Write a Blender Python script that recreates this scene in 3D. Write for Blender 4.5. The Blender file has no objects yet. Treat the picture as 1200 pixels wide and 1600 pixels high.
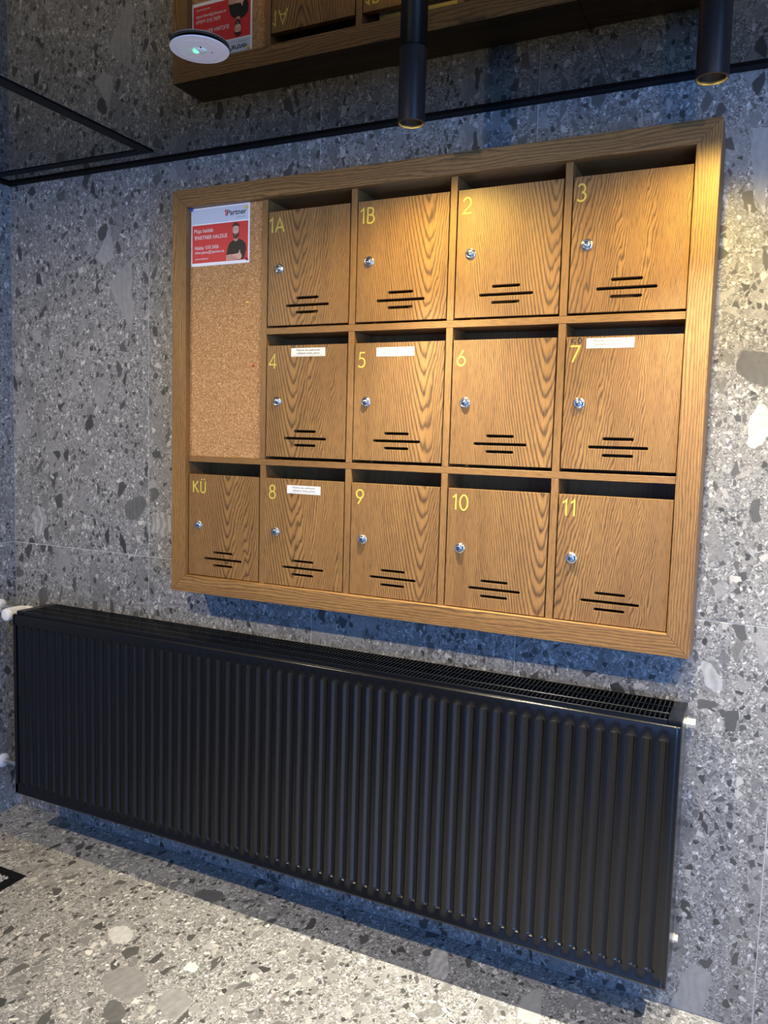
import bpy, bmesh, math, random
from mathutils import Matrix, Vector
random.seed(7)
S = bpy.context.scene
COL = S.collection
PI = math.pi

# ------------------------------------------------------------------ camera
cam_d = bpy.data.cameras.new('camera'); cam = bpy.data.objects.new('camera', cam_d); COL.objects.link(cam)
R = [[0.90187, -0.42714, -0.06462], [0.43114, 0.89940, 0.07206], [0.02733, -0.09285, 0.99530]]
M = Matrix(((R[0][0], R[0][2], -R[0][1], 1.8645),
            (R[1][0], R[1][2], -R[1][1], -1.9389),
            (R[2][0], R[2][2], -R[2][1], 1.3468),
            (0, 0, 0, 1)))
cam.matrix_world = M
cam_d.sensor_fit = 'VERTICAL'; cam_d.sensor_height = 36.0; cam_d.sensor_width = 27.0
cam_d.lens = 1243.95 * 36 / 1600
cam_d.clip_start = 0.02
S.camera = cam

# ------------------------------------------------------------------ world, exposure
w = bpy.data.worlds.new('world'); S.world = w; w.use_nodes = True
w.node_tree.nodes['Background'].inputs[0].default_value = (0.30, 0.48, 1.0, 1)
w.node_tree.nodes['Background'].inputs[1].default_value = 1.0
S.view_settings.view_transform = 'Standard'; S.view_settings.look = 'None'
S.view_settings.exposure = 0.0; S.view_settings.gamma = 1.0; S.view_settings.use_curve_mapping = False

# room
XL, XR, YF, HC = -0.4778, 3.60, -3.60, 2.158
# daylight that comes in through the glazed entrance in the right-hand wall
WY0, WY1, WZ0, WZ1 = -3.40, -1.75, 0.06, 1.95
def area(name, loc, rot, sx, sy, power, col):
    l = bpy.data.lights.new(name, 'AREA'); l.shape = 'RECTANGLE'; l.size = sx; l.size_y = sy
    l.energy = power; l.color = col
    o = bpy.data.objects.new(name, l); COL.objects.link(o); o.location = loc; o.rotation_euler = rot
    return o
area('daylight', (XR - 0.005, (WY0 + WY1) / 2, (WZ0 + WZ1) / 2), (0, PI / 2, 0), WZ1 - WZ0, WY1 - WY0, 108, (0.21, 0.44, 1.0))

# second glazed opening in the wall behind the camera
VX0, VX1, VZ0, VZ1 = 0.55, 2.35, 0.06, 2.05
area('daylight_front', ((VX0 + VX1) / 2, YF + 0.005, (VZ0 + VZ1) / 2), (PI / 2, 0, 0), VX1 - VX0, VZ1 - VZ0, 11, (0.21, 0.44, 1.0))

# ------------------------------------------------------------------ mesh helpers
WL = {}
def new_mesh(name, bm, mats=None, smooth=False):
    me = bpy.data.meshes.new(name); bm.to_mesh(me); bm.free()
    if mats:
        for m in (mats if isinstance(mats, (list, tuple)) else [mats]): me.materials.append(m)
    if smooth:
        for p in me.polygons: p.use_smooth = True
    return me
def put(name, me, parent=None, loc=(0, 0, 0), rot=None):
    o = bpy.data.objects.new(name, me); COL.objects.link(o)
    loc = Vector(loc); WL[o.name] = loc
    if parent is not None:
        o.parent = parent; o.location = loc - WL[parent.name]
    else: o.location = loc
    if rot: o.rotation_euler = rot
    return o
def empty(name, loc, label=None, cat=None, group=None):
    o = put(name, None, None, loc); o.empty_display_size = .05
    if label: tag(o, label, cat, group)
    return o
def tag(o, label=None, cat=None, group=None, kind=None):
    if label: o['label'] = label
    if cat: o['category'] = cat
    if group: o['group'] = group
    if kind: o['kind'] = kind
    return o
def bbox(bm, x0, x1, y0, y1, z0, z1, mi=0):
    vs = [bm.verts.new((x, y, z)) for x in (x0, x1) for y in (y0, y1) for z in (z0, z1)]
    for f in ((0, 1, 3, 2), (4, 6, 7, 5), (0, 4, 5, 1), (2, 3, 7, 6), (0, 2, 6, 4), (1, 5, 7, 3)):
        fc = bm.faces.new([vs[i] for i in f]); fc.material_index = mi
    return vs
def box_mesh(name, x0, x1, y0, y1, z0, z1, mat, bev=0.0, seg=1):
    bm = bmesh.new(); bbox(bm, x0, x1, y0, y1, z0, z1)
    if bev: bmesh.ops.bevel(bm, geom=list(bm.edges), offset=bev, segments=seg, affect='EDGES', profile=.5)
    bmesh.ops.recalc_face_normals(bm, faces=bm.faces)
    return new_mesh(name, bm, mat)
def part(name, x0, x1, y0, y1, z0, z1, mat, parent=None, bev=0.0, seg=1):
    """box given in world coordinates, origin at its centre"""
    c = ((x0 + x1) / 2, (y0 + y1) / 2, (z0 + z1) / 2)
    return put(name, box_mesh(name, x0 - c[0], x1 - c[0], y0 - c[1], y1 - c[1], z0 - c[2], z1 - c[2], mat, bev, seg), parent, c)
def lathe(name, prof, mats, seg=32, axis='Z', smooth=True, mi=None, cap=True):
    """prof: list of (radius, height); revolve about axis. heights along +axis"""
    bm = bmesh.new(); rings = []
    for r, h in prof:
        ring = []
        for k in range(seg):
            a = 2 * PI * k / seg; c, s = r * math.cos(a), r * math.sin(a)
            ring.append(bm.verts.new({'Z': (c, s, h), 'Y': (c, h, s), 'X': (h, c, s)}[axis]))
        rings.append(ring)
    for i in range(len(rings) - 1):
        for k in range(seg):
            f = bm.faces.new((rings[i][k], rings[i][(k + 1) % seg], rings[i + 1][(k + 1) % seg], rings[i + 1][k]))
            f.material_index = mi[i] if mi else 0
            f.smooth = smooth
    if cap:
        f = bm.faces.new(rings[0]); f.material_index = mi[0] if mi else 0
        f = bm.faces.new(rings[-1]); f.material_index = mi[-1] if mi else 0
    bmesh.ops.recalc_face_normals(bm, faces=bm.faces)
    me = new_mesh(name, bm, mats)
    if smooth:
        me.set_sharp_from_angle(angle=math.radians(35))
    return me
def poly_mesh(name, pts, mat, thick=0.0002):
    """flat print in the XZ plane facing -Y, a hair thick"""
    bm = bmesh.new()
    a = [bm.verts.new((x, 0, z)) for x, z in pts]; b = [bm.verts.new((x, -thick, z)) for x, z in pts]
    n = len(pts)
    bm.faces.new(b)
    for i in range(n): bm.faces.new((a[i], a[(i + 1) % n], b[(i + 1) % n], b[i]))
    bmesh.ops.recalc_face_normals(bm, faces=bm.faces)
    return new_mesh(name, bm, mat)
def ribbon_mesh(name, strokes, width, mat, thick=0.0003):
    """strokes: polylines of (x, z); flat strips of the given width, facing -Y"""
    bm = bmesh.new()
    for si, st in enumerate(strokes):
        closed = (st[0] == st[-1]) and len(st) > 2
        pts = [Vector(p) for p in (st[:-1] if closed else st)]; n = len(pts); L, Rr = [], []
        for i, p in enumerate(pts):
            if closed: a, b = pts[i - 1], pts[(i + 1) % n]
            else: a, b = pts[max(i - 1, 0)], pts[min(i + 1, n - 1)]
            d1 = (p - a).normalized() if (p - a).length > 1e-9 else (b - p).normalized()
            d2 = (b - p).normalized() if (b - p).length > 1e-9 else d1
            t = (d1 + d2).normalized() if (d1 + d2).length > 1e-6 else d1
            nn = Vector((-t.y, t.x)); k = 1.0 / max(.5, nn.dot(Vector((-d1.y, d1.x))))
            y = -thick - 0.00008 * si
            L.append(bm.verts.new((p.x + nn.x * width / 2 * k, y, p.y + nn.y * width / 2 * k)))
            Rr.append(bm.verts.new((p.x - nn.x * width / 2 * k, y, p.y - nn.y * width / 2 * k)))
        for i in range(n if closed else n - 1):
            j = (i + 1) % n
            bm.faces.new((L[i], L[j], Rr[j], Rr[i]))
    for f in list(bm.faces):
        f.normal_update()
        if f.normal.y > 0: f.normal_flip()
    r = bmesh.ops.extrude_face_region(bm, geom=list(bm.faces))
    for v in [g for g in r['geom'] if isinstance(g, bmesh.types.BMVert)]: v.co.y += thick
    bmesh.ops.recalc_face_normals(bm, faces=bm.faces)
    return new_mesh(name, bm, mat)
def arc(cx, cz, rx, rz, a0, a1, n=14):
    return [(cx + rx * math.cos(math.radians(a0 + (a1 - a0) * i / n)), cz + rz * math.sin(math.radians(a0 + (a1 - a0) * i / n))) for i in range(n + 1)]
def text_mesh(name, body, size, mat, align='LEFT', bold=0.0, space=1.0):
    cu = bpy.data.curves.new(name, 'FONT'); cu.body = body; cu.size = size; cu.align_x = align
    cu.offset = bold; cu.resolution_u = 3; cu.space_character = space; cu.extrude = 0.0001
    t = bpy.data.objects.new('tmp_text', cu); COL.objects.link(t)
    dg = bpy.context.evaluated_depsgraph_get(); dg.update()
    me = bpy.data.meshes.new_from_object(t.evaluated_get(dg)); me.name = name
    COL.objects.unlink(t); bpy.data.objects.remove(t); bpy.data.curves.remove(cu)
    me.materials.clear(); me.materials.append(mat)
    me.transform(Matrix.Rotation(PI / 2, 4, 'X'))
    return me

# ------------------------------------------------------------------ materials
def mat(name, col, rough=.5, metal=0.0, spec=.5, emit=None, es=0.0):
    m = bpy.data.materials.new(name); m.use_nodes = True; b = m.node_tree.nodes['Principled BSDF']
    b.inputs['Base Color'].default_value = (*col, 1); b.inputs['Roughness'].default_value = rough
    b.inputs['Metallic'].default_value = metal; b.inputs['Specular IOR Level'].default_value = spec
    if emit: b.inputs['Emission Color'].default_value = (*emit, 1); b.inputs['Emission Strength'].default_value = es
    return m
class NT:
    def __init__(s, m): s.t = m.node_tree; s.b = s.t.nodes['Principled BSDF']
    def n(s, typ, **k):
        nd = s.t.nodes.new(typ)
        for a, v in k.items(): setattr(nd, a, v)
        return nd
    def l(s, a, b): s.t.links.new(a, b)
    def setin(s, sock, v):
        if hasattr(v, 'links'): s.l(v, sock)
        else: sock.default_value = v
    def math(s, op, a, b=0.0, c=0.0):
        nd = s.n('ShaderNodeMath', operation=op)
        for i, v in enumerate((a, b, c)): s.setin(nd.inputs[i], v)
        return nd.outputs[0]
    def vmath(s, op, a, b=(0, 0, 0)):
        nd = s.n('ShaderNodeVectorMath', operation=op)
        for i, v in enumerate((a, b)): s.setin(nd.inputs[i], v)
        return nd.outputs[0]
    def mix(s, f, a, b):
        nd = s.n('ShaderNodeMix', data_type='RGBA')
        s.setin(nd.inputs[0], f); s.setin(nd.inputs[6], a); s.setin(nd.inputs[7], b)
        return nd.outputs[2]
    def ramp(s, f, stops, interp='LINEAR'):
        nd = s.n('ShaderNodeValToRGB'); cr = nd.color_ramp; cr.interpolation = interp
        while len(cr.elements) < len(stops): cr.elements.new(.5)
        for e, (p, c) in zip(cr.elements, stops):
            e.position = p; e.color = (c, c, c, 1) if isinstance(c, (int, float)) else (*c, 1)
        s.l(f, nd.inputs[0]); return nd.outputs[0]
    def noise(s, vec, scale, detail=3, rough=.5):
        nd = s.n('ShaderNodeTexNoise'); s.l(vec, nd.inputs['Vector'])
        nd.inputs['Scale'].default_value = scale; nd.inputs['Detail'].default_value = detail; nd.inputs['Roughness'].default_value = rough
        return nd

def stone_mat(name, rough=.42, gain=1.0, pebbles=(), plane='XZ'):
    """grey conglomerate porcelain: fine chips, small, medium and large stones"""
    m = mat(name, (.2, .2, .2), rough); t = NT(m)
    geo = t.n('ShaderNodeNewGeometry'); oi = t.n('ShaderNodeObjectInfo')
    off = t.vmath('SCALE', (13.1, 7.7, 21.3)); t.t.nodes[-1].inputs[3].default_value = 1
    sc = t.t.nodes[-1]; t.l(oi.outputs['Random'], sc.inputs[3])
    sx = t.n('ShaderNodeSeparateXYZ'); t.l(geo.outputs['Position'], sx.inputs[0]); cm = t.n('ShaderNodeCombineXYZ')
    t.l(sx.outputs['XYZ'.index(plane[0])], cm.inputs[0]); t.l(sx.outputs['XYZ'.index(plane[1])], cm.inputs[1])
    P = t.vmath('ADD', cm.outputs[0], sc.outputs[0])
    def warp(amount, scale):
        nz = t.noise(P, scale, 2); d = t.vmath('SUBTRACT', nz.outputs['Color'], (.5, .5, .5))
        dd = t.n('ShaderNodeVectorMath', operation='SCALE'); t.l(d, dd.inputs[0]); dd.inputs[3].default_value = amount
        return t.vmath('ADD', P, dd.outputs[0])
    W1 = warp(.010, 60); W2 = warp(.03, 16); W3 = warp(.05, 9)
    def vor(vec, scale, stretch=(1, 1, 1), rot=(0, 0, 0)):
        mp = t.n('ShaderNodeMapping'); mp.inputs['Rotation'].default_value = rot; mp.inputs['Scale'].default_value = stretch
        t.l(vec, mp.inputs[0])
        c = t.n('ShaderNodeTexVoronoi', feature='F1'); e = t.n('ShaderNodeTexVoronoi', feature='DISTANCE_TO_EDGE')
        for v in (c, e): v.voronoi_dimensions = '2D'; t.l(mp.outputs[0], v.inputs['Vector']); v.inputs['Scale'].default_value = scale
        sp = t.n('ShaderNodeSeparateColor'); t.l(c.outputs['Color'], sp.inputs[0])
        return sp.outputs[0], sp.outputs[1], sp.outputs[2], e.outputs['Distance']
    def sel(r, lo, dist, edge, soft=.02, rnd=None):
        a = t.math('GREATER_THAN', r, lo)
        if rnd is not None: dist = t.math('SUBTRACT', dist, t.math('MULTIPLY', rnd, .16))
        mr = t.n('ShaderNodeMapRange'); t.l(dist, mr.inputs[0]); mr.inputs[1].default_value = edge; mr.inputs[2].default_value = edge + soft
        return t.math('MULTIPLY', a, mr.outputs[0])
    # matrix of fine chips
    r, g, b_, d = vor(P, 330)
    base = t.ramp(r, [(0, .08), (.22, .16), (.62, .235), (.88, .32), (1, .52)])
    r, g, b_, d = vor(W1, 150, (1, .8, 1))
    c2 = t.ramp(g, [(0, .10), (.35, .21), (.75, .28), (.93, .44), (1, .6)])
    base = t.mix(sel(r, .58, d, .05), base, c2)
    # broad mid-grey patches, hardly darker than the matrix
    r, g, b_, d = vor(W3, 12, (1, .65, 1), (0, 0, .4))
    nz = t.noise(P, 45, 4, .65)
    tone = t.math('MULTIPLY', t.ramp(g, [(0, .15), (.5, .21), (.85, .26), (1, .29)]), t.math('MULTIPLY_ADD', nz.outputs[0], .7, .65))
    base = t.mix(t.math('MULTIPLY', sel(r, .84, d, .06, .03, b_), .65), base, tone)
    # medium grey-ish stones
    r, g, b_, d = vor(W2, 34, (1, .7, 1), (0, 0, .9))
    tone = t.math('MULTIPLY', t.ramp(g, [(0, .12), (.5, .19), (.8, .25), (1, .33)]), t.math('MULTIPLY_ADD', nz.outputs[0], .6, .7))
    base = t.mix(t.math('MULTIPLY', sel(r, .80, d, .06, .03, b_), .8), base, tone)
    # dark chips, two sizes
    r, g, b_, d = vor(W1, 75, (1, .75, 1), (0, 0, -.4))
    base = t.mix(sel(r, .87, d, .07, .03, b_), base, t.ramp(g, [(0, .045), (.7, .085), (1, .12)]))
    r, g, b_, d = vor(W2, 31, (1, .62, 1), (0, 0, .25))
    dk = t.math('MULTIPLY', t.ramp(g, [(0, .045), (.7, .08), (1, .12)]), t.math('MULTIPLY_ADD', nz.outputs[0], .5, .75))
    base = t.mix(sel(r, .895, d, .10, .03, b_), base, dk)
    # pale chips
    r, g, b_, d = vor(W1, 58, (1, .8, 1), (0, 0, .7))
    base = t.mix(sel(r, .945, d, .10, .03, b_), base, t.ramp(g, [(0, (.33, .32, .30)), (1, (.52, .51, .49))]))
    # a few big pale and dark pebbles with veins
    r, g, b_, d = vor(W3, 8.5, (1, .7, 1), (0, 0, -.5))
    wv = t.n('ShaderNodeTexWave', wave_type='BANDS'); t.l(W2, wv.inputs[0]); wv.inputs['Scale'].default_value = 14; wv.inputs['Distortion'].default_value = 9; wv.inputs['Detail'].default_value = 3
    vein = t.math('MULTIPLY', t.math('MULTIPLY_ADD', wv.outputs[1], .10, .95), t.math('MULTIPLY_ADD', nz.outputs[0], .5, .75))
    big = t.math('MULTIPLY', t.ramp(g, [(0, .11), (.40, .14), (.60, .22), (1, .32)], 'LINEAR'), vein)
    base = t.mix(sel(r, .975, d, .15, .02), base, big)
    # the large pebbles printed in these tiles: centre, two half-axes, tone
    if pebbles:
        nw = t.noise(geo.outputs['Position'], 26, 2, .6); dw = t.vmath('SUBTRACT', nw.outputs['Color'], (.5, .5, .5))
        sw = t.n('ShaderNodeVectorMath', operation='SCALE'); t.l(dw, sw.inputs[0]); sw.inputs[3].default_value = .034
        Q = t.vmath('ADD', geo.outputs['Position'], sw.outputs[0])
        for c, h1, h2, tone, vn in pebbles:
            c, h1, h2 = Vector(c), Vector(h1), Vector(h2); nrm = h1.cross(h2)
            a = h2.cross(nrm); a = a / a.dot(h1); b = nrm.cross(h1); b = b / b.dot(h2)
            rel = t.vmath('SUBTRACT', Q, tuple(c)); co = []
            for ax in (a, b):
                dn = t.n('ShaderNodeVectorMath', operation='DOT_PRODUCT'); t.l(rel, dn.inputs[0]); dn.inputs[1].default_value = tuple(ax); co.append(dn.outputs['Value'])
            rr2 = t.math('ADD', t.math('MULTIPLY', co[0], co[0]), t.math('MULTIPLY', co[1], co[1]))
            mr = t.n('ShaderNodeMapRange'); t.l(rr2, mr.inputs[0]); mr.inputs[1].default_value = 1.06; mr.inputs[2].default_value = .96
            # keep to the plane the pebble lies in
            dn = t.n('ShaderNodeVectorMath', operation='DOT_PRODUCT'); t.l(t.vmath('SUBTRACT', geo.outputs['Position'], tuple(c)), dn.inputs[0]); dn.inputs[1].default_value = tuple(nrm.normalized())
            k = t.math('MULTIPLY', mr.outputs[0], t.math('LESS_THAN', t.math('ABSOLUTE', dn.outputs['Value']), .02))
            vv = t.math('MULTIPLY', t.math('MULTIPLY_ADD', wv.outputs[1], vn, 1 - vn / 2), t.math('MULTIPLY_ADD', nz.outputs[0], .6, .7))
            base = t.mix(k, base, t.math('MULTIPLY', vv, tone))
    n2 = t.noise(P, 3.0, 2)
    fac = t.math('MULTIPLY', t.math('MULTIPLY_ADD', n2.outputs[0], .25, .875), gain)
    col = t.vmath('SCALE', base); t.l(fac, t.t.nodes[-1].inputs[3])
    tint = t.vmath('MULTIPLY', col, (1.0, .985, .96))
    t.l(tint, t.b.inputs['Base Color'])
    rr = t.math('MULTIPLY_ADD', nz.outputs[0], .12, rough - .06); t.l(rr, t.b.inputs['Roughness'])
    return m

OAK_L, OAK_M, OAK_D = (.300, .162, .053), (.222, .114, .037), (.058, .031, .014)
def oak_mat(name, xc=None, along='Z', seed=0.0, freq=1.0):
    """stained oak veneer; xc = centre line of the cathedral figure, along = grain direction"""
    m = mat(name, OAK_L, .46, spec=.4); t = NT(m)
    geo = t.n('ShaderNodeNewGeometry'); sp = t.n('ShaderNodeSeparateXYZ'); t.l(geo.outputs['Position'], sp.inputs[0])
    x, y, z = sp.outputs
    if along == 'Z': u, v = t.math('ADD', x, y), z
    elif along == 'X': u, v = t.math('ADD', z, y), x
    u = t.math('ADD', u, seed * 3.17); v = t.math('ADD', v, seed * 1.7)
    cu = 0.0 if xc is None else xc - .116 + seed * 3.17   # u = x + y, doors stand at y = -.116
    cb = t.n('ShaderNodeCombineXYZ'); t.l(u, cb.inputs[0]); t.l(t.math('MULTIPLY', v, .16), cb.inputs[1]); cb.inputs[2].default_value = seed
    nA = t.noise(cb.outputs[0], 16, 2, .45)          # slow wander of the lines
    cb2 = t.n('ShaderNodeCombineXYZ'); t.l(u, cb2.inputs[0]); t.l(t.math('MULTIPLY', v, .30), cb2.inputs[1]); cb2.inputs[2].default_value = seed + 3
    nB = t.noise(cb2.outputs[0], 55, 2, .5)          # jagged steps
    wand = t.math('ADD', t.math('MULTIPLY_ADD', nA.outputs[0], .05, -.025), t.math('MULTIPLY_ADD', nB.outputs[0], .010 if xc is not None else .006, -.005 if xc is not None else -.003))
    if xc is not None:
        du = t.math('ABSOLUTE', t.math('ADD', t.math('SUBTRACT', u, cu), t.math('MULTIPLY', wand, .8)))
        soft = t.math('SQRT', t.math('MULTIPLY_ADD', du, du, .00012))
        f = t.math('ADD', t.math('MULTIPLY', soft, 85.0), t.math('MULTIPLY', t.math('MULTIPLY', soft, soft), 480.0))
        f = t.math('SUBTRACT', f, t.math('MULTIPLY', v, 24.0))
        f = t.math('ADD', f, t.math('MULTIPLY', wand, 60.0))
    else:
        f = t.math('MULTIPLY_ADD', u, 210.0 * freq, t.math('MULTIPLY', wand, 130.0))
    fr = t.math('FRACT', f)
    line = t.ramp(fr, [(0, .25), (.12, .0), (.40, .0), (.60, .30), (.78, 1.0), (.90, 1.0), (1, .25)])
    # pores: short dark dashes along the grain
    cp = t.n('ShaderNodeCombineXYZ'); t.l(t.math('MULTIPLY', u, 640), cp.inputs[0]); t.l(t.math('MULTIPLY', v, 38), cp.inputs[1]); cp.inputs[2].default_value = seed
    nP = t.noise(cp.outputs[0], 1.0, 2, .6)
    pore = t.ramp(nP.outputs[0], [(.50, 0), (.66, 1)])
    cq = t.n('ShaderNodeCombineXYZ'); t.l(t.math('MULTIPLY', u, 24), cq.inputs[0]); t.l(t.math('MULTIPLY', v, 2.2), cq.inputs[1]); cq.inputs[2].default_value = seed + 9
    nQ = t.noise(cq.outputs[0], 1.0, 3, .5)
    c = t.mix(t.ramp(nQ.outputs[0], [(.3, 0), (.7, 1)]), (*OAK_L, 1), (*OAK_M, 1))
    brk = t.math('MULTIPLY_ADD', nP.outputs[0], .9, .25)
    c = t.mix(t.math('MINIMUM', t.math('MULTIPLY', line, t.math('MULTIPLY', brk, 1.20 if xc is not None else .95)), .95), c, (*OAK_D, 1))
    c = t.mix(t.math('MULTIPLY', pore, .42), c, (*OAK_D, 1))
    t.l(c, t.b.inputs['Base Color'])
    return m

def cork_mat():
    m = mat('cork', (.4, .25, .12), .85, spec=.2); t = NT(m)
    g = t.n('ShaderNodeNewGeometry')
    v = t.n('ShaderNodeTexVoronoi', feature='F1'); t.l(g.outputs['Position'], v.inputs['Vector']); v.inputs['Scale'].default_value = 380
    sp = t.n('ShaderNodeSeparateColor'); t.l(v.outputs['Color'], sp.inputs[0])
    c = t.ramp(sp.outputs[0], [(0, (.24, .12, .05)), (.3, (.37, .20, .085)), (.8, (.46, .265, .115)), (1, (.68, .46, .24))])
    nz = t.noise(g.outputs['Position'], 700, 2)
    c = t.mix(t.ramp(nz.outputs[0], [(.35, .4), (.6, 0)]), c, (.20, .10, .045, 1))
    t.l(c, t.b.inputs['Base Color']); return m

def WP(x, z, rx, rz, tone, vn=.1, tilt=0.0):
    c, n = math.cos(tilt), math.sin(tilt)
    return ((x, 0, z), (rx * c, 0, rx * n), (-rz * n, 0, rz * c), tone, vn)
def FP(x, y, h1, h2, tone, vn=.1): return ((x, y, 0), (h1[0] / 2, h1[1] / 2, 0), (h2[0] / 2, h2[1] / 2, 0), tone, vn)
WALL_PEB = [WP(1.838, 1.521, .046, .034, .105, .1, -.5), WP(1.848, 1.390, .025, .046, .46, .1, -.1), WP(1.786, .820, .020, .038, .36, .25, .5), WP(-.363, 1.032, .032, .052, .33, .5, -.2),
            WP(.067, 1.104, .048, .032, .115, .2, .5), WP(.176, 1.056, .040, .036, .31, .5, .4), WP(-.066, 1.966, .016, .028, .07, .1, -.35), WP(-.346, .772, .022, .036, .10, .1, -.4)]
FLOOR_PEB = [FP(.535, -.541, (.099, .052), (.079, -.083), .19), FP(.686, -.541, (.064, .033), (.064, -.075), .22), FP(.578, -.623, (.048, .025), (.050, -.051), .10),
             FP(.639, -.422, (.034, .018), (.025, -.031), .50), FP(.482, -.144, (.074, .039), (.045, -.040), .10), FP(1.187, -.111, (.050, .026), (.045, -.113), .36, .3), FP(.387, -.402, (.057, .030), (.056, -.058), .40)]
MT = {
 'stone': stone_mat('stone_wall', .45, .98, WALL_PEB), 'floor': stone_mat('stone_floor', .25, 1.45, FLOOR_PEB, 'XY'), 'stone_side': stone_mat('stone_side_wall', .45, .98, (), 'YZ'),
 'grout': mat('grout', (.50, .50, .50), .8), 'black': mat('black_profile', (.006, .006, .007), .6, spec=.2),
 'mirror': mat('tinted_mirror', (.29, .262, .205), .015, 1.0),
 'lampblack': mat('lamp_black', (.011, .011, .013), .42), 'white': mat('white_plastic', (.80, .80, .80), .35),
 'rad': mat('radiator_paint', (.0045, .0048, .0060), .20, spec=.48), 'radin': mat('convector', (.02, .02, .022), .6),
 'steel': mat('chrome', (.72, .72, .73), .18, 1.0), 'dark': mat('keyway', (.01, .01, .01), .5),
 'pipe': mat('pipe', (.62, .62, .63), .3, .9), 'nickel': mat('plug', (.78, .74, .64), .35, .3),
 'yellow': mat('vinyl_yellow', (.52, .43, .075), .45), 'paper': mat('paper', (.78, .80, .84), .55),
 'pgrey': mat('print_grey', (.50, .56, .68), .5), 'red': mat('print_red', (.56, .032, .035), .45),
 'ink': mat('ink', (.012, .012, .014), .5), 'pred': mat('ink_red', (.72, .03, .045), .5),
 'pwhite': mat('ink_white', (.72, .72, .72), .5), 'skin': mat('print_skin', (.50, .27, .20), .5),
 'skin2': mat('print_skin_pale', (.62, .38, .30), .5),
 'hair': mat('print_hair', (.045, .022, .014), .5), 'shirt': mat('print_shirt', (.012, .011, .011), .5),
 'tgrey': mat('ink_grey', (.30, .30, .31), .6), 'blue': mat('pin_blue', (.02, .06, .55), .25), 'pinyellow': mat('pin_yellow', (.80, .60, .08), .25),
 'pinred': mat('pin_red', (.42, .012, .015), .25), 'plaster': mat('plaster', (.30, .30, .31), .8),
 'cork': cork_mat(), 'led': mat('green_led', (.02, .5, .1), .3, emit=(.05, 1.0, .22), es=6.0),
 'lens': mat('clear_lens', (.75, .85, .80), .1), 'bulb': mat('warm_lamp_glass', (.9, .8, .6), .3, emit=(1.0, .70, .34), es=1.0),
 'envelope': mat('envelope', (.75, .74, .70), .6), 'leaflet': mat('leaflet', (.72, .55, .45), .4),
 'mat': None,
}
def mat_pile():
    m = mat('mat_pile', (.3, .3, .3), .9, spec=.1); t = NT(m); g = t.n('ShaderNodeNewGeometry')
    nz = t.noise(g.outputs['Position'], 160, 3, .7)
    t.l(t.ramp(nz.outputs[0], [(.35, .06), (.5, .26), (.62, .62)]), t.b.inputs['Base Color']); return m
MT['mat'] = mat_pile()


# ------------------------------------------------------------------ room shell
T0 = 0.1222; ZJ = 0.9513; G = 0.0011       # joint grid and half joint width
XB = [XL, T0, T0 + .6, T0 + 1.2, T0 + 1.8, T0 + 2.4, T0 + 3.0, XR]
YB = [0, -1.2, -2.4, YF]
def struct(o): o['kind'] = 'structure'; return o
wall = struct(part('wall_back', XL - .12, XR, .0012, .12, 0, HC + .1, MT['grout']))
for i in range(len(XB) - 1):
    for z0, z1 in ((0.0, ZJ), (ZJ, HC)):
        part('tile', XB[i] + G, XB[i + 1] - G, 0, .009, z0 + G, z1 - G, MT['stone'], wall, .0004)
wl = struct(part('wall_left', XL - .12, XL - .0012, YF, 0, 0, HC + .1, MT['grout']))
yb = [0, -.6, -1.2, -1.8, -2.4, -3.0, YF]
for i in range(len(yb) - 1):
    for z0, z1 in ((0.0, ZJ), (ZJ, HC)):
        part('tile', XL - .009, XL, yb[i + 1] + G, yb[i] - G, z0 + G, z1 - G, MT['stone_side'], wl, .0004)
fl = struct(part('floor', XL - .12, XR + .12, YF - .12, .12, -.1, -.0012, MT['grout']))
for i in range(len(XB) - 1):
    for j in range(len(YB) - 1):
        part('tile', XB[i] + G, XB[i + 1] - G, YB[j + 1] + G, YB[j] - G, -.009, 0, MT['floor'], fl, .0004)
wf = bmesh.new()
bbox(wf, XL - .12, VX0, YF - .12, YF, 0, HC + .1); bbox(wf, VX1, XR + .12, YF - .12, YF, 0, HC + .1)
bbox(wf, VX0, VX1, YF - .12, YF, 0, VZ0); bbox(wf, VX0, VX1, YF - .12, YF, VZ1, HC + .1)
struct(put('wall_front', new_mesh('wall_front', wf, MT['plaster'])))
wr = bmesh.new()
bbox(wr, XR, XR + .12, YF, WY0, 0, HC + .1); bbox(wr, XR, XR + .12, WY1, .12, 0, HC + .1)
bbox(wr, XR, XR + .12, WY0, WY1, 0, WZ0); bbox(wr, XR, XR + .12, WY0, WY1, WZ1, HC + .1)
struct(put('wall_right', new_mesh('wall_right', wr, MT['plaster'])))
PANE = mat('glass_pane', (.55, .68, .9), .05)
win = struct(put('window_1', None, None, (XR, (WY0 + WY1) / 2, 0)))
part('pane', XR + .05, XR + .058, WY0, WY1, WZ0, WZ1, PANE, win)
for y0, y1 in ((WY0, WY0 + .05), (WY1 - .05, WY1)):
    part('frame_bar', XR + .03, XR + .08, y0, y1, WZ0, WZ1, MT['black'], win)
win2 = struct(put('window_2', None, None, ((VX0 + VX1) / 2, YF, 0)))
part('pane', VX0, VX1, YF - .058, YF - .05, VZ0, VZ1, PANE, win2)
for a0, a1 in ((VX0, VX0 + .05), (VX1 - .05, VX1)):
    part('frame_bar', a0, a1, YF - .08, YF - .03, VZ0, VZ1, MT['black'], win2)
# mirror ceiling in panels with a hair-line joint
ce = struct(part('ceiling', XL - .12, XR + .12, YF - .12, .12, HC + .004, HC + .1, MT['black']))
cx = [XL, .2005, 1.5, 2.8, XR]
for i in range(4):
    part('mirror_panel', cx[i] + .0006, cx[i + 1] - .0006, YF, -.0005, HC, HC + .004, MT['mirror'], ce)
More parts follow.
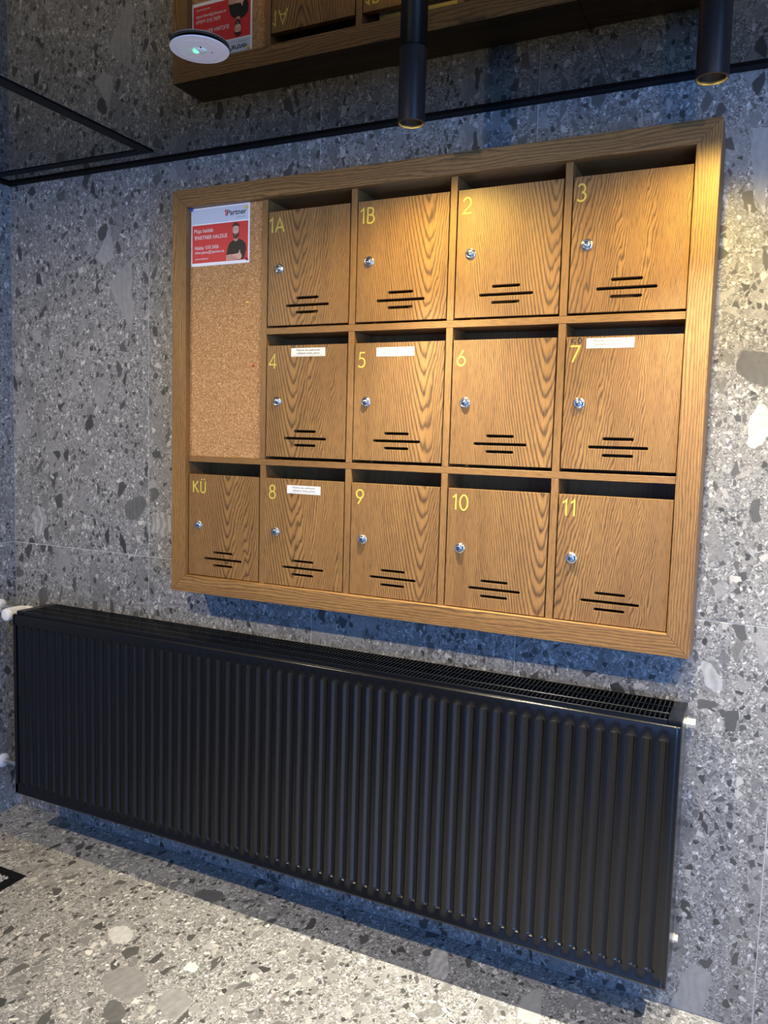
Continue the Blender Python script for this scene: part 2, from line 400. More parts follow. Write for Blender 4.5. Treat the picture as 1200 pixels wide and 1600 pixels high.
# shadow-gap profile along the top of the walls
tr = struct(part('trim_1', XL, XR, -.010, -.0002, HC - .0085, HC - .0003, MT['black']))
struct(part('trim_2', XL + .0002, XL + .010, YF, -.010, HC - .0085, HC - .0003, MT['black']))

# access hatch in the ceiling, black edging
hx0, hx1, hy0, hy1 = XL + .012, .2035, -.72, -.070
hatch = empty('ceiling_hatch', ((hx0 + hx1) / 2, (hy0 + hy1) / 2, HC), 'mirrored ceiling hatch with thin black edging in the left corner', 'hatch')
hb = .036; hc = .028
part('edge_strip', hx1 - hb, hx1, hy0, hy1, HC - .0035, HC - .0003, MT['black'], hatch)
part('edge_strip', hx0, hx1 - hb, hy1 - hc, hy1, HC - .0035, HC - .0003, MT['black'], hatch)
part('edge_strip', hx0, hx1 - hb, hy0, hy0 + hb, HC - .0035, HC - .0003, MT['black'], hatch)
part('edge_strip', hx0, hx0 + hb, hy0 + hb, hy1 - hb, HC - .0035, HC - .0003, MT['black'], hatch)
part('mirror_lid', hx0 + hb, hx1 - hb, hy0 + hb, hy1 - hb, HC - .0020, HC - .0003, MT['mirror'], hatch)

# ------------------------------------------------------------------ ceiling spotlights
LZ = 2.007; LR = .0285
body_me = lathe('body', [(LR - .001, HC - .0003), (LR, HC - .002), (LR, LZ + .001), (LR - .001, LZ), (LR - .0030, LZ), (LR - .0040, LZ + .014), (.0245, LZ + .030), (.0205, LZ + .036), (.0001, LZ + .036)], MT['lampblack'], 40, cap=False)
lens_me = lathe('lamp_glass', [(.0001, LZ + .0300), (.0205, LZ + .0305), (.0205, LZ + .0325), (.0001, LZ + .0330)], MT['bulb'], 24, cap=False)
def spotlight(x, y, label, e_beam, e_spill, group, half=38, cb=(1.0, .965, .89), cs=(1.0, .71, .15)):
    o = empty('ceiling_spotlight', (x, y, HC), label, 'spotlight', group)
    put('body', body_me, o, (x, y, 0)); put('lamp_glass', lens_me, o, (x, y, 0))
    for nm, e, hf, c in (('beam', e_beam, half, cb), ('spill', e_spill, 82, cs)):
        if e <= 0: continue
        l = bpy.data.lights.new(nm, 'SPOT'); l.energy = e; l.color = c; l.spot_size = math.radians(2 * hf); l.spot_blend = 1.0; l.shadow_soft_size = .011
        put(nm, l, o, (x, y, LZ + .0010))
GW = 'black cylinder spotlights along the wall'
EB, ES, ER = 120, 31, 76
spotlight(1.146, -.345, 'black cylinder ceiling spotlight hanging above the mailbox numbered 1B', EB, ES, GW)
spotlight(1.734, -.335, 'black cylinder ceiling spotlight at the right, cut by the top edge', EB, ES, GW)
spotlight(2.322, -.335, 'black cylinder ceiling spotlight beyond the right edge of the picture', EB, ES, GW)
# unseen tilted heads added further into the hall to fill the wall warmly
head_me = lathe('body', [(LR - .001, .075), (LR, .073), (LR, -.074), (LR - .003, -.075), (LR - .004, -.064), (.0001, -.062)], MT['lampblack'], 32, cap=False)
stem_me = lathe('stem', [(.016, HC - .0003), (.016, HC - .004), (.005, HC - .005), (.005, HC - .085)], MT['lampblack'], 20)
def fill_head(x, y, label):
    o = empty('added_fill_spotlight', (x, y, HC), label, 'spotlight', 'added fill spotlights out of view in the hall')
    put('stem', stem_me, o, (x, y, 0)); c = Vector((x, y, HC - .085)); rx = math.radians(TILT)
    put('body', head_me, o, c, (rx, 0, 0))
    l = bpy.data.lights.new('beam', 'SPOT'); l.energy = ER; l.color = (1.0, .84, .585); l.spot_size = math.radians(98); l.spot_blend = 1.0; l.shadow_soft_size = .026
    put('beam', l, o, c + Vector((0, math.sin(rx), -math.cos(rx))) * .074, (rx, 0, 0))
TILT = 53
fill_head(-0.18, -1.70, 'added black tilted fill spotlight, out of view on the left')
fill_head(0.85, -1.70, 'added black tilted fill spotlight, out of view in the middle')
fill_head(2.10, -1.70, 'added black tilted fill spotlight, out of view on the right')

# ------------------------------------------------------------------ emergency light disc
dx, dy = .731, -.523
em = empty('emergency_light', (dx, dy, HC), 'round white emergency light with a green indicator on the mirrored ceiling', 'light')
put('base', lathe('base', [(.052, HC - 0.0003), (.054, HC - 0.0010), (.054, HC - 0.0035)], MT['black'], 40), em, (dx, dy, 0))
disc = put('cover', lathe('cover', [(.060, HC - 0.0037), (.062, HC - 0.0050), (.061, HC - 0.0065), (.044, HC - 0.0073), (.0435, HC - 0.0069), (.0428, HC - 0.0074), (.0001, HC - 0.0077)], MT['white'], 56), em, (dx, dy, 0))
put('lens', lathe('lens', [(.0125, HC - 0.0073), (.012, HC - 0.0090), (.007, HC - 0.0103), (.0001, HC - 0.0107)], MT['lens'], 24), em, (dx + .004, dy, 0))
put('indicator_led', lathe('indicator_led', [(.006, HC - 0.0080), (.006, HC - 0.0100), (.003, HC - 0.0113), (.0001, HC - 0.0115)], MT['led'], 16), em, (dx - .006, dy - .003, 0))
put('test_button', lathe('test_button', [(.0022, HC - 0.0073), (.0022, HC - 0.0087), (.0001, HC - 0.0088)], MT['dark'], 12), em, (dx + .012, dy - .012, 0))
put('test_button', lathe('test_button', [(.0022, HC - 0.0073), (.0022, HC - 0.0087), (.0001, HC - 0.0088)], MT['tgrey'], 12), em, (dx + .020, dy + .016, 0))

# ------------------------------------------------------------------ mailbox cabinet
D = .130; YD = -(D - .014)                  # frame front; plane of doors and dividers
FX0, FX1, FZ0, FZ1, FB = .3245, 1.7440, .8880, 2.0155, .0485
IX0, IX1, IZ0, IZ1 = FX0 + FB, FX1 - FB, FZ0 + FB, FZ1 - FB
cab = empty('mailbox_cabinet', ((FX0 + FX1) / 2, 0, FZ0), 'oak wall cabinet of thirteen numbered mailboxes with a cork notice board', 'mailbox')
oak_h = oak_mat('oak_rail', along='X', seed=.37, freq=.6)
oak_v = oak_mat('oak_stile', along='Z', seed=.71, freq=.8)
oak_sh = oak_mat('oak_shelf', along='X', seed=.13, freq=1.3)
oak_dv = oak_mat('oak_divider', along='Z', seed=.53, freq=1.3)
def mitre(name, pts, m):
    """prism from 4 (x,z) points, y from -D to 0"""
    bm = bmesh.new(); g = .0003
    c = Vector((sum(p[0] for p in pts) / 4, sum(p[1] for p in pts) / 4))
    a = [bm.verts.new((p[0] - c.x, -D, p[1] - c.y)) for p in pts]; b = [bm.verts.new((p[0] - c.x, -.0004, p[1] - c.y)) for p in pts]
    bm.faces.new(a); bm.faces.new(b[::-1])
    for i in range(4): bm.faces.new((a[i], b[i], b[(i + 1) % 4], a[(i + 1) % 4]))
    bmesh.ops.recalc_face_normals(bm, faces=bm.faces)
    bmesh.ops.bevel(bm, geom=list(bm.edges), offset=.0009, segments=2, affect='EDGES', profile=.5)
    return put(name, new_mesh(name, bm, m), cab, (c.x, 0, c.y))
mg = .0002
mitre('frame_board', [(FX0 + mg, FZ1), (FX1 - mg, FZ1), (IX1 - mg, IZ1), (IX0 + mg, IZ1)], oak_h)
mitre('frame_board', [(FX0 + mg, FZ0), (FX1 - mg, FZ0), (IX1 - mg, IZ0), (IX0 + mg, IZ0)], oak_h)
mitre('frame_board', [(FX0, FZ0 + mg), (FX0, FZ1 - mg), (IX0, IZ1 - mg), (IX0, IZ0 + mg)], oak_v)
mitre('frame_board', [(FX1, FZ0 + mg), (FX1, FZ1 - mg), (IX1, IZ1 - mg), (IX1, IZ0 + mg)], oak_v)
part('back_panel', IX0, IX1, -.010, -.003, IZ0, IZ1, oak_dv, cab)
DC = [.6255, .8930, 1.1600, 1.4320]; TH = .0168
SZ = [(1.2640, 1.2800), (1.6145, 1.6310)]
E2 = .0004
part('shelf', IX0 + E2, IX1 - E2, YD, -.0105, *SZ[0], oak_sh, cab, .0006)
part('shelf', DC[0] + TH / 2 + E2, IX1 - E2, YD, -.0105, *SZ[1], oak_sh, cab, .0006)
part('divider', DC[0] - TH / 2, DC[0] + TH / 2, YD, -.0105, SZ[0][1] + E2, IZ1 - E2, oak_dv, cab, .0006)
part('divider', DC[0] - TH / 2 + .003, DC[0] + TH / 2 + .003, YD, -.0105, IZ0 + E2, SZ[0][0] - E2, oak_dv, cab, .0006)
for c in DC[1:]:
    for z0, z1 in ((IZ0, SZ[0][0]), (SZ[0][1], SZ[1][0]), (SZ[1][1], IZ1)):
        part('divider', c - TH / 2, c + TH / 2, YD, -.0105, z0 + E2, z1 - E2, oak_dv, cab, .0006)
part('cork_board', IX0 + E2, DC[0] - TH / 2 - E2, YD + .006, YD + .018, SZ[0][1] + E2, IZ1 - E2, MT['cork'], cab)

# doors: one veneer figure per column, running on through the rows
CXR = [(.3760, .6165), (.6375, .8810), (.9045, 1.1490), (1.1715, 1.4205), (1.4435, 1.6925)]
CATH = [.515, .722, 1.098, 1.405, 1.432]
RZ = [(.9385, 1.2290), (1.2880, 1.5840), (1.6365, 1.9330)]
DT = .016
def door_mesh(w, h, m):
    cu = bpy.data.curves.new('door', 'CURVE'); cu.dimensions = '2D'; cu.fill_mode = 'BOTH'; cu.extrude = DT / 2 - .0006; cu.bevel_depth = .0006; cu.bevel_resolution = 1; cu.offset = -.0006
    def loop(pts):
        s = cu.splines.new('POLY'); s.points.add(len(pts) - 1); s.use_cyclic_u = True
        for p, q in zip(s.points, pts): p.co = (q[0], q[1], 0, 1)
    loop([(0, 0), (w, 0), (w, h), (0, h)])
    for zc, ln in ((.0695, .068), (.0505, .130), (.0325, .068)):
        r = .0034; hx = ln / 2 - r
        loop([(w / 2 + hx + r * math.cos(a), zc + r * math.sin(a)) for a in [math.radians(90 - 180 * k / 8) for k in range(9)]] +
             [(w / 2 - hx + r * math.cos(a), zc + r * math.sin(a)) for a in [math.radians(270 - 180 * k / 8) for k in range(9)]])
    t = bpy.data.objects.new('tmp', cu); COL.objects.link(t); dg = bpy.context.evaluated_depsgraph_get(); dg.update()
    me = bpy.data.meshes.new_from_object(t.evaluated_get(dg)); me.name = 'door'
    COL.objects.unlink(t); bpy.data.objects.remove(t); bpy.data.curves.remove(cu)
    me.transform(Matrix.Rotation(PI / 2, 4, 'X')); me.transform(Matrix.Translation((0, DT / 2, 0)))
    me.materials.clear(); me.materials.append(m)
    for p in me.polygons: p.use_smooth = False
    return me
# cam lock: flange, raised ring, cylinder plug, keyway

lock_me = lathe('lock', [(.0128, 0), (.0128, -.0012), (.0120, -.0020), (.0106, -.0024), (.0102, -.0052), (.0094, -.0060), (.0084, -.0058), (.0078, -.0040), (.0072, -.0040), (.0068, -.0078), (.0058, -.0084), (.0001, -.0084)], MT['steel'], 28, axis='Y')
def key_slot():
    return box_mesh('keyway', -.0034, .0034, -.0088, -.0080, -.0009, .0009, MT['dark'])
bmk = bmesh.new(); bmk.from_mesh(lock_me); 
tmp = key_slot(); nf = len(bmk.faces); bmk.from_mesh(tmp); bmk.faces.ensure_lookup_table()
for f in bmk.faces[nf:]: f.material_index = 1
lock_me = new_mesh('lock', bmk, [MT['steel'], MT['dark']]); lock_me.set_sharp_from_angle(angle=math.radians(35))

# numerals, drawn as thin strokes on a unit-high body
GL = {
 '1': ([[(0, .80), (.22, 1.0), (.22, 0)]], .30), 'A': ([[(0, 0), (.36, 1), (.72, 0)], [(.13, .33), (.59, .33)]], .72),
 'B': ([[(.04, 0), (.04, 1), (.26, 1)] + arc(.26, .765, .21, .235, 90, -90, 10)[1:] + [(.04, .53)], [(.26, .53)] + arc(.28, .265, .25, .265, 90, -90, 12) + [(.04, 0)]], .56),
 '2': ([arc(.28, .70, .25, .29, 165, -35, 16) + [(.02, .02), (.58, .02)]], .60),
 '3': ([arc(.24, .74, .22, .25, 150, -80, 14), arc(.24, .26, .26, .26, 85, -150, 16)], .52),
 '4': ([[(.46, 0), (.46, 1), (0, .29)], [(-.03, .27), (.62, .27)]], .62),
 '5': ([[(.50, .99), (.14, .99), (.09, .57)] + arc(.22, .31, .29, .31, 110, -140, 16)], .54),
 '6': ([[(.42, 1.0), (.09, .47)], arc(.29, .29, .27, .29, 0, 360, 22)], .58),
 '7': ([[(0, .97), (.56, .97), (.16, 0)]], .58),
 '8': ([arc(.27, .755, .21, .235, 0, 360, 20), arc(.27, .265, .26, .265, 0, 360, 22)], .55),
 '9': ([[(.16, 0), (.49, .53)], arc(.29, .71, .27, .29, 0, 360, 22)], .58),
 '0': ([arc(.28, .5, .27, .5, 0, 360, 26)], .58),
 'K': ([[(.04, 0), (.04, 1)], [(.56, 1), (.06, .47)], [(.19, .58), (.60, 0)]], .62),
 'U': ([[(.04, 1), (.04, .30)] + arc(.29, .28, .25, .28, 180, 360, 14) + [(.54, .30), (.54, 1)]], .60),
}
def numeral_mesh(s, h):
    strokes, x = [], 0.0
    for ch in s:
        u = 'U' if ch == 'Ü' else ch
        st, adv = GL[u]
        for q in st: strokes.append([(x + a * h, b * h) for a, b in q])
        if ch == 'Ü':
            for k in (.15, .43): strokes.append([(x + k * h - .0019, 1.17 * h), (x + k * h + .0019, 1.17 * h)])
        x += (adv + .20) * h
    return ribbon_mesh('number', strokes, .0039, MT['yellow'])
NUM = {(0, 0): 'KÜ', (1, 0): '8', (2, 0): '9', (3, 0): '10', (4, 0): '11', (1, 1): '4', (2, 1): '5', (3, 1): '6', (4, 1): '7',
       (1, 2): '1A', (2, 2): '1B', (3, 2): '2', (4, 2): '3'}
NPOS = {'KÜ': (.391, 1.177), '8': (.651, 1.174), '9': (.918, 1.175), '10': (1.184, 1.177), '11': (1.453, 1.180), '4': (.645, 1.524), '5': (.915, 1.524),
        '6': (1.182, 1.524), '7': (1.453, 1.528), '1A': (.641, 1.879), '1B': (.912, 1.879), '2': (1.184, 1.878), '3': (1.452, 1.880)}
STICK = {'4': (.714, 1.554), '5': (.966, 1.550), '8': (.708, 1.191), '7': (1.488, 1.558)}
st_me = None; txt1 = txt2 = None
oakc = [oak_mat('oak_door_%d' % i, xc=CATH[i], along='Z', seed=.0 + i * .21) for i in range(5)]
meshes = {}
for (ci, ri), s in NUM.items():
    x0, x1 = CXR[ci]; z0, z1 = RZ[ri]
    key = (ci, round(z1 - z0, 4))
    if key not in meshes: meshes[key] = door_mesh(x1 - x0, z1 - z0, oakc[ci])
    d = put('door', meshes[key], cab, (x0, YD, z0)); d['label'] = 'oak mailbox door numbered ' + s
    put('lock', lock_me, d, (x0 + .0345, YD - .0002, z0 + (z1 - z0) / 2))['label'] = 'chrome cam lock'
    put('number', numeral_mesh(s, .0365 if s != 'KÜ' else .032), d, (NPOS[s][0], YD - .0001, NPOS[s][1]))['label'] = 'yellow number ' + s
    if s in STICK:
        sx, sz = STICK[s]
        if st_me is None:
            bm = bmesh.new(); bbox(bm, 0, .1035, -.0003, 0, 0, .0220, 0)
            bmesh.ops.recalc_face_normals(bm, faces=bm.faces)
            for body, zz, sc in (('Palume siia aadressile', .0140, .0083), ('reklaami mitte panna', .0060, .0083)):
                tm = text_mesh('t', body, sc, MT['ink'], 'CENTER'); nf = len(bm.faces); tm.transform(Matrix.Translation((.0518, -.0004, zz)))
                bm.from_mesh(tm); bm.faces.ensure_lookup_table()
                for f in bm.faces[nf:]: f.material_index = 1
            rnd = random.Random(3); xx = .008
            while xx < .094:
                ln = rnd.uniform(.002, .006); bbox(bm, xx, xx + ln, -.0005, -.0003, .0024, .0036, 2); xx += ln + .0012
            st_me = new_mesh('sticker', bm, [MT['pwhite'], MT['ink'], MT['tgrey']])
        put('sticker', st_me, d, (sx, YD - .0001, sz))['label'] = 'white sticker asking for no advertising'
    if s == '7':
        hnd = [[(0, .012), (.0005, .0)], [(.008, .012), (.0008, .006), (.009, .001)], [(x + .0185, z + .0065) for x, z in arc(0, 0, .0042, .0058, 70, 430, 14)][:-1] + [(.0195, .0125)]]
        put('handwriting', ribbon_mesh('handwriting', hnd, .0022, MT['ink']), d, (1.4545, YD - .0001, 1.5690))['label'] = 'black pen letters above the 7'

# post lying in two of the boxes of the top row, seen in the mirrored ceiling
def letter(name, x0, x1, zt, h, m, label, tilt):
    o = put(name, box_mesh(name, -(x1 - x0) / 2, (x1 - x0) / 2, -.0012, .0012, -h, 0, m, .0003), None, ((x0 + x1) / 2, YD + .058, zt), (math.radians(tilt), 0, math.radians(1.5)))
    return tag(o, label, 'letter', 'post in the boxes')
letter('envelope', .925, 1.13, 1.950, .200, MT['envelope'], 'white envelope sticking up in the opening of mailbox 1B', -10)
letter('leaflet', 1.19, 1.40, 1.950, .200, MT['leaflet'], 'pale pink leaflet sticking up in the opening of mailbox 2', -10)

# ------------------------------------------------------------------ poster on the cork
YP = YD + .006 - .0004
pw0, pw1, pz0, pz1 = .3760, .5730, 1.8090, 1.9665
def px(x): return .3760 + (x - .3565) * (.5730 - .3760) / (.5710 - .3565)
poster = empty('notice', ((pw0 + pw1) / 2, YP, pz0), 'red and white notice with a man in a black shirt pinned to the cork', 'notice')
def pp(name, pts, m, lay, label=None):
    cxm = sum(p[0] for p in pts) / len(pts); czm = sum(p[1] for p in pts) / len(pts)
    return put(name, poly_mesh(name, [(x - cxm, z - czm) for x, z in pts], m), poster, (cxm, YP - .0004 * lay, czm))
def rect(a, b, c, d): return [(a, c), (b, c), (b, d), (a, d)]
part('sheet', pw0, pw1, YP - .0006, YP, pz0, pz1, MT['paper'], poster)
pp('grey_band', rect(px(.3605), px(.5655), 1.9235, 1.9625), MT['pgrey'], 2)
pp('red_field', rect(px(.3610), px(.5655), 1.8175, 1.9200), MT['red'], 2)
def ptext(body, x, z, size, m, bold=0.0, align='LEFT', sp=1.0, sx=1.0):
    me = text_mesh('lettering', body, size, m, align, bold, sp)
    if sx != 1.0: me.transform(Matrix.Scale(sx, 4, (1, 0, 0)))
    put('lettering', me, poster, (x, YP - .0014, z))
def fit(body, x0, x1, z, size, m, bold=0.0):
    if body[0] == '1':                       # a one with a flag
        h = size * .70; wd = size * (.17 if bold else .10); g = [[(0, h * .72), (h * .24, h * .95), (h * .24, 0)]]
        put('lettering', ribbon_mesh('lettering', g, wd, m, .0002), poster, (x0, YP - .0013, z))
        body = body[1:]; x0 = x0 + h * .24 + wd * 1.5
        if not body: return
    me = text_mesh('lettering', body, size, m, 'LEFT', bold)
    xs = [v.co.x for v in me.vertices]; me.transform(Matrix.Scale((x1 - x0) / (max(xs) - min(xs)), 4, (1, 0, 0)))
    mn = min(v.co.x for v in me.vertices); put('lettering', me, poster, (x0 - mn, YP - .0014, z))
fit('1', px(.4815), px(.4880), 1.9375, .0235, MT['pred'], .0004)
fit('Partner', px(.4895), px(.5590), 1.9390, .0200, MT['ink'], .00025)
fit('HALDUS', px(.5240), px(.5565), 1.9300, .0055, MT['tgrey'])
fit('Maja haldab', px(.3690), px(.4390), 1.8995, .0150, MT['pwhite'])
fit('1PARTNER HALDUS', px(.3700), px(.4905), 1.8810, .0150, MT['pwhite'])
fit('Haldur 510 2426', px(.3720), px(.4595), 1.8540, .0140, MT['pwhite'])
fit('oliver.jaanus@1partner.ee', px(.3715), px(.4800), 1.8425, .0108, MT['pwhite'])
fit('1partnerhaldus.ee', px(.3730), px(.4215), 1.8265, .0068, MT['pwhite'])
# printed figure of a man with folded arms
ox = px(.5235)
def body(pts): return [(ox + x, z) for x, z in pts]
pp('print_shirt', body([(-.0320, 1.8330), (-.0270, 1.8540), (-.0220, 1.8640), (-.0080, 1.8720), (.0000, 1.8680), (.0080, 1.8740), (.0220, 1.8690), (.0310, 1.8600), (.0330, 1.8440), (.0260, 1.8230), (.0200, 1.8182), (-.0200, 1.8182)]), MT['shirt'], 4)
pp('print_neck', body([(-.0070, 1.8700), (-.0060, 1.8780), (.0060, 1.8790), (.0070, 1.8715), (.0010, 1.8670)]), MT['skin'], 6)
pp('print_face', body([(-.0100, 1.9080), (-.0105, 1.8930), (-.0085, 1.8830), (-.0040, 1.8765), (.0025, 1.8760), (.0072, 1.8820), (.0098, 1.8930), (.0098, 1.9080)]), MT['skin2'], 7)
pp('print_beard', body([(-.0105, 1.8960), (-.0085, 1.8820), (-.0040, 1.8745), (.0025, 1.8740), (.0072, 1.8805), (.0098, 1.8960), (.0070, 1.8885), (.0030, 1.8875), (-.0035, 1.8875), (-.0075, 1.8885)]), MT['hair'], 8)
pp('print_mouth', body([(-.0030, 1.8845), (.0025, 1.8850), (.0020, 1.8832), (-.0022, 1.8828)]), MT['skin'], 10)
pp('print_hair', body([(-.0112, 1.9000), (-.0108, 1.9110), (-.0060, 1.9165), (.0030, 1.9170), (.0090, 1.9120), (.0105, 1.9000), (.0088, 1.9065), (.0020, 1.9080), (-.0080, 1.9070)]), MT['hair'], 9)
for ex in (-.0046, .0034):
    pp('print_eye', body([(ex - .0019, 1.8985), (ex, 1.8996), (ex + .0019, 1.8985), (ex, 1.8976)]), MT['hair'], 10)
    pp('print_brow', body([(ex - .0026, 1.9018), (ex, 1.9030), (ex + .0026, 1.9018), (ex, 1.9020)]), MT['hair'], 10)
pp('print_forearm', body([(-.0320, 1.8325), (-.0190, 1.8345), (.0060, 1.8300), (.0130, 1.8250), (.0080, 1.8185), (-.0320, 1.8178)]), MT['skin'], 6)
pp('print_forearm', body([(-.0150, 1.8330), (.0060, 1.8350), (.0170, 1.8345), (.0210, 1.8270), (.0170, 1.8190), (.0110, 1.8190), (.0030, 1.8250)]), MT['skin2'], 8)
pp('print_hand', body([(.0090, 1.8350), (.0120, 1.8420), (.0150, 1.8450), (.0150, 1.8380), (.0170, 1.8345)]), MT['skin2'], 9)
# drawing pins
pin_prof = [(.0006, .004), (.0006, 0), (.0032, -.0004), (.0038, -.0012), (.0030, -.0026), (.0016, -.0034), (.0018, -.0060), (.0030, -.0074), (.0030, -.0084), (.0001, -.0090)]
def pin(x, z, m, label, yy, k=1.0):
    o = put('drawing_pin', lathe('drawing_pin', [(r * k, h * k) for r, h in pin_prof], m, 16, axis='Y'), None, (x, yy, z)); tag(o, label, 'pin', 'pins on the cork board')
pin(px(.3605), 1.9635, MT['blue'], 'blue pin at the top left corner of the red notice', YP - .0012)
pin(px(.5620), 1.9530, MT['pinyellow'], 'yellow pin at the top right corner of the red notice', YP - .0012)
pin(px(.5640), 1.8180, MT['pinred'], 'red pin at the bottom right corner of the red notice', YP - .0012)
pin(.5700, 1.7030, MT['pinyellow'], 'lone yellow pin in the bare cork below the notice', YP + .0002, .8)
pin(.5900, 1.5330, MT['pinred'], 'lone red pin low on the bare cork', YP + .0002, .8)

# ------------------------------------------------------------------ radiator
RX0, RX1, RZ0, RZ1, RY = -.2635, 1.7440, .1590, .7630, -.1870
rad = empty('radiator', ((RX0 + RX1) / 2, -.11, 0), 'long black ribbed panel radiator below the mailboxes', 'radiator')
# front sheet: 60 pressed channels, rounded border
pitch = 2.0 / 60; prof_x = [(RX0, .010), (RX0 + .0006, .004), (RX0 + .002, .0012), (RX0 + .005, 0)]
chan = []
cx0 = RX1 - .0365 - 59 * pitch          # centre of first channel
for k in range(60):
    c = cx0 + k * pitch
    for dxx, dep in ((-.0112, 0), (-.0102, .0005), (-.0050, .0058), (-.0040, .0063), (.0040, .0063), (.0050, .0058), (.0102, .0005), (.0112, 0)):
        prof_x.append((c + dxx, ('c', dep)))
prof_x += [(RX1 - .016, 0), (RX1 - .0105, 0), (RX1 - .0095, .0008), (RX1 - .002, .0012), (RX1 - .0006, .004), (RX1, .010)]
ZT = .7535
prof_z = [(RZ0, .010, 0), (RZ0 + .0008, .003, 0), (RZ0 + .003, .0005, 0), (RZ0 + .0075, 0, 0), (RZ0 + .0085, .0008, 0), (.1935, 0.0008, 0), (.1945, .0008, .1), (.1985, .0008, .9), (.2000, .0008, 1), (.7145, .0008, 1), (.7160, .0008, .9), (.7205, .0008, .1), (.7215, .0008, 0), (ZT - .005, .0002, 0), (ZT - .002, .0012, 0), (ZT - .0005, .004, 0), (ZT, .010, 0)]
bm = bmesh.new(); gridv = []
for z, dz, s in prof_z:
    row = []
    for x, e in prof_x:
        dep = e[1] * s if isinstance(e, tuple) else e
        row.append(bm.verts.new((x, RY + max(dep + (dz if not dep > .0009 or isinstance(e, tuple) else 0), dz), z)))
    gridv.append(row)
for i in range(len(gridv) - 1):
    for j in range(len(prof_x) - 1):
        f = bm.faces.new((gridv[i][j], gridv[i][j + 1], gridv[i + 1][j + 1], gridv[i + 1][j])); f.smooth = True
bmesh.ops.recalc_face_normals(bm, faces=bm.faces)
fp = new_mesh('front_panel', bm, MT['rad'])
if fp.polygons[len(fp.polygons) // 2].normal.y > 0: fp.flip_normals()
fp.set_sharp_from_angle(angle=math.radians(50))
put('front_panel', fp, rad, (0, 0, 0))
# panels and convector fins behind
part('rear_panel', RX0 + .006, RX1 - .006, -.052, -.042, RZ0 + .004, .742, MT['rad'], rad, .002)
part('middle_panel', RX0 + .006, RX1 - .006, -.122, -.112, RZ0 + .004, .742, MT['rad'], rad, .002)
fins = bmesh.new()
for k in range(118):
    x = RX0 + .02 + k * .01665
    bbox(fins, x, x + .0012, -.110, -.054, .20, .715); bbox(fins, x, x + .0012, -.172, -.124, .20, .715)
bmesh.ops.recalc_face_normals(fins, faces=fins.faces)
o = put('convector_fins', new_mesh('convector_fins', fins, MT['radin']), rad); o['kind'] = 'stuff'
part('side_panel', RX1 - .0075, RX1 - .0010, -.1765, -.036, RZ0 + .006, RZ1 - .001, MT['rad'], rad, .0015, 2)
part('side_panel', RX0 + .0010, RX0 + .0075, -.1765, -.036, RZ0 + .006, RZ1 - .001, MT['rad'], rad, .0015, 2)
# top grille
gt = empty('top_grille', (.74, -.11, RZ1)); gt.parent = rad; gt.location = Vector((.74, -.11, RZ1)) - WL[rad.name]
GX0, GX1, GY0, GY1 = RX0 + .031, RX1 - .031, -.1785, -.0375
part('grille_end_cap', RX1 - .031, RX1 - .0005, GY0, GY1, RZ1 - .010, RZ1 + .0012, MT['rad'], gt, .0025, 2)
part('grille_end_cap', RX0 + .0005, RX0 + .031, GY0, GY1, RZ1 - .010, RZ1 + .0012, MT['rad'], gt, .0025, 2)
part('grille_rail', GX0, GX1, GY0, GY0 + .0035, RZ1 - .016, RZ1 + .0005, MT['rad'], gt, .0008)
part('grille_rail', GX0, GX1, GY1 - .0035, GY1, RZ1 - .016, RZ1 + .0005, MT['rad'], gt, .0008)
for yy in (-.131, -.087): part('grille_rail', GX0, GX1, yy - .002, yy + .002, RZ1 - .010, RZ1 + .0002, MT['rad'], gt, .0008)
bars = bmesh.new(); x = GX0 + .005
while x < GX1 - .004:
    for a, b in ((GY0 + .0036, -.1331), (-.1289, -.0891), (-.0849, GY1 - .0036)):
        bbox(bars, x, x + .0026, a, b, RZ1 - .006, RZ1 - .0003)
    x += .0105
bmesh.ops.recalc_face_normals(bars, faces=bars.faces)
o = put('grille_bars', new_mesh('grille_bars', bars, MT['rad']), gt); o['kind'] = 'stuff'
# plugs on the right-hand end
def hexplug(y, z, r, ln):
    return put('plug', lathe('plug', [(r * 1.25, 0), (r * 1.25, .003), (r, .0032), (r, ln - .001), (r * .86, ln), (.0001, ln)], MT['nickel'], 6 if r > .007 else 12, axis='X', smooth=False), rad, (RX1 - .001, y, z))
hexplug(-.050, .722, .0105, .019)['label'] = 'cream vent plug'
hexplug(-.050, .205, .0085, .011)['label'] = 'cream blanking plug'
# wall brackets
for bx in (.05, 1.42): part('wall_bracket', bx, bx + .03, -.041, -.0004, .22, .70, MT['radin'], rad)
# pipes from the side wall, valve and thermostat head
PY, PZ1, PZ0 = -.066, .735, .185
def tube_x(name, x0, x1, r, y, z, m, parent, seg=20): return put(name, lathe(name, [(r, 0), (r, x1 - x0)], m, seg, axis='X'), parent, (x0, y, z))
for z in (PZ1, PZ0):
    tube_x('pipe', XL + .0005, RX0 + .004, .0085, PY, z, MT['pipe'], rad)
    put('rosette', lathe('rosette', [(.024, 0), (.024, .004), (.017, .010), (.0088, .011)], MT['white'], 28, axis='X', cap=False), rad, (XL + .0004, PY, z))
vx = -.345
vb = put('valve', lathe('valve', [(.012, -.026), (.0135, -.024), (.0135, -.006), (.016, -.005), (.016, .012), (.0135, .013), (.0135, .030), (.011, .032)], MT['white'], 20, axis='X'), rad, (vx, PY, PZ1))
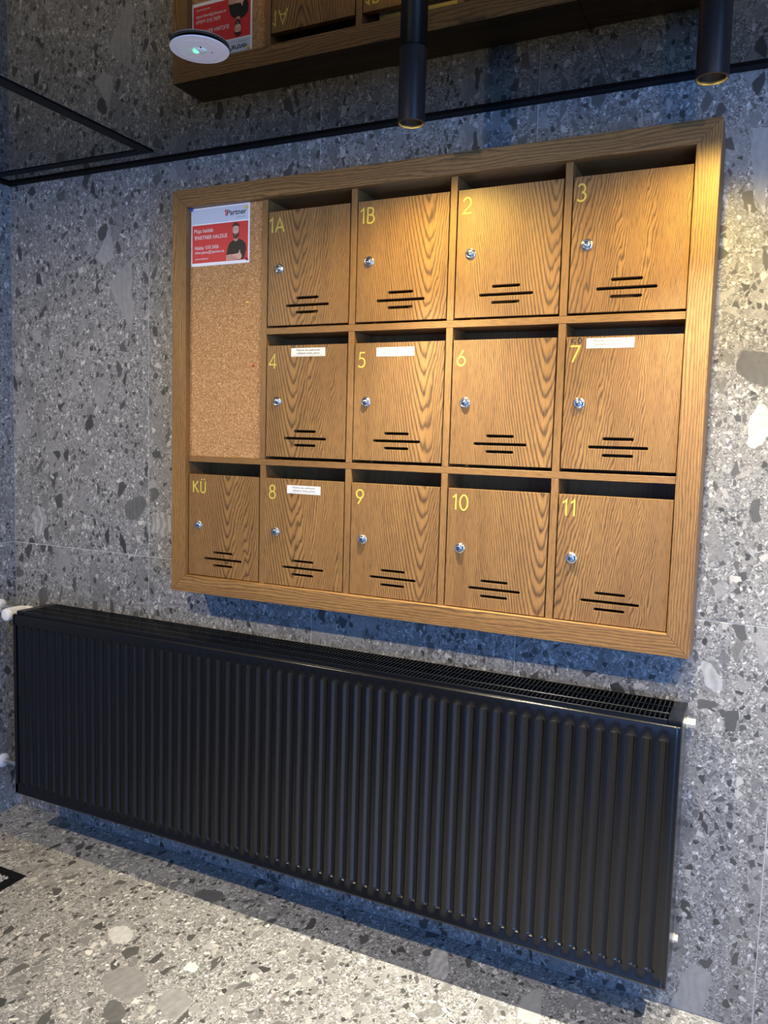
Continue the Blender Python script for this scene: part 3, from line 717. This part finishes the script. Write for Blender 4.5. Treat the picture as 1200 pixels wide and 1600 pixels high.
# ribbed head, axis towards the room
bm = bmesh.new(); rings = []; seg = 72
hp = [(.0115, -.010), (.0125, -.016), (.019, -.018), (.0205, -.022), (.0215, -.070), (.0215, -.080), (.0190, -.088), (.012, -.091), (.0001, -.0915)]
for i, (r, h) in enumerate(hp):
    ring = []
    for k in range(seg):
        a = 2 * PI * k / seg; rr = r - (.0016 if (k // 2) % 2 and 3 <= i <= 4 else 0)
        ring.append(bm.verts.new((rr * math.cos(a), h, rr * math.sin(a))))
    rings.append(ring)
for i in range(len(rings) - 1):
    for k in range(seg): bm.faces.new((rings[i][k], rings[i][(k + 1) % seg], rings[i + 1][(k + 1) % seg], rings[i + 1][k]))
bm.faces.new(rings[0]); bmesh.ops.recalc_face_normals(bm, faces=bm.faces)
th = put('thermostat_head', new_mesh('thermostat_head', bm, MT['white']), vb, (vx, PY, PZ1)); th['label'] = 'white ribbed thermostat head'

# ------------------------------------------------------------------ mat in the left corner of the floor
mx1, my1 = -.064, -.324
mt = empty('floor_mat', (-.26, -.70, 0), 'grey flecked floor mat with a flat black border', 'mat')
bw = .036
bm = bmesh.new()
out = [(XL + .02, -1.10), (mx1, -1.10), (mx1, my1), (XL + .02, my1)]; inn = [(XL + .02 + bw, -1.10 + bw), (mx1 - bw, -1.10 + bw), (mx1 - bw, my1 - bw), (XL + .02 + bw, my1 - bw)]
lv = []
for pts, z in ((out, .0004), (out, .0030), (inn, .0048), (inn, .0010)): lv.append([bm.verts.new((p[0], p[1], z)) for p in pts])
for i in range(3):
    for k in range(4): bm.faces.new((lv[i][k], lv[i][(k + 1) % 4], lv[i + 1][(k + 1) % 4], lv[i + 1][k]))
bmesh.ops.recalc_face_normals(bm, faces=bm.faces)
put('border', new_mesh('border', bm, MT['black']), mt)
bm = bmesh.new(); rnd = random.Random(5)
x0, x1, y0, y1 = XL + .02 + bw - .002, mx1 - bw + .004, -1.10 + bw, my1 - bw + .004
nx, ny = 60, 130; gv = []
for j in range(ny + 1):
    gv.append([bm.verts.new((x0 + (x1 - x0) * i / nx + rnd.uniform(-.0025, .0025), y0 + (y1 - y0) * j / ny + rnd.uniform(-.0025, .0025), .0065 + rnd.uniform(-.002, .003) - (.004 if i in (0, nx) or j in (0, ny) else 0))) for i in range(nx + 1)])
for j in range(ny):
    for i in range(nx): bm.faces.new((gv[j][i], gv[j][i + 1], gv[j + 1][i + 1], gv[j + 1][i]))
bmesh.ops.recalc_face_normals(bm, faces=bm.faces)
put('pile', new_mesh('pile', bm, MT['mat']), mt)['kind'] = 'stuff'
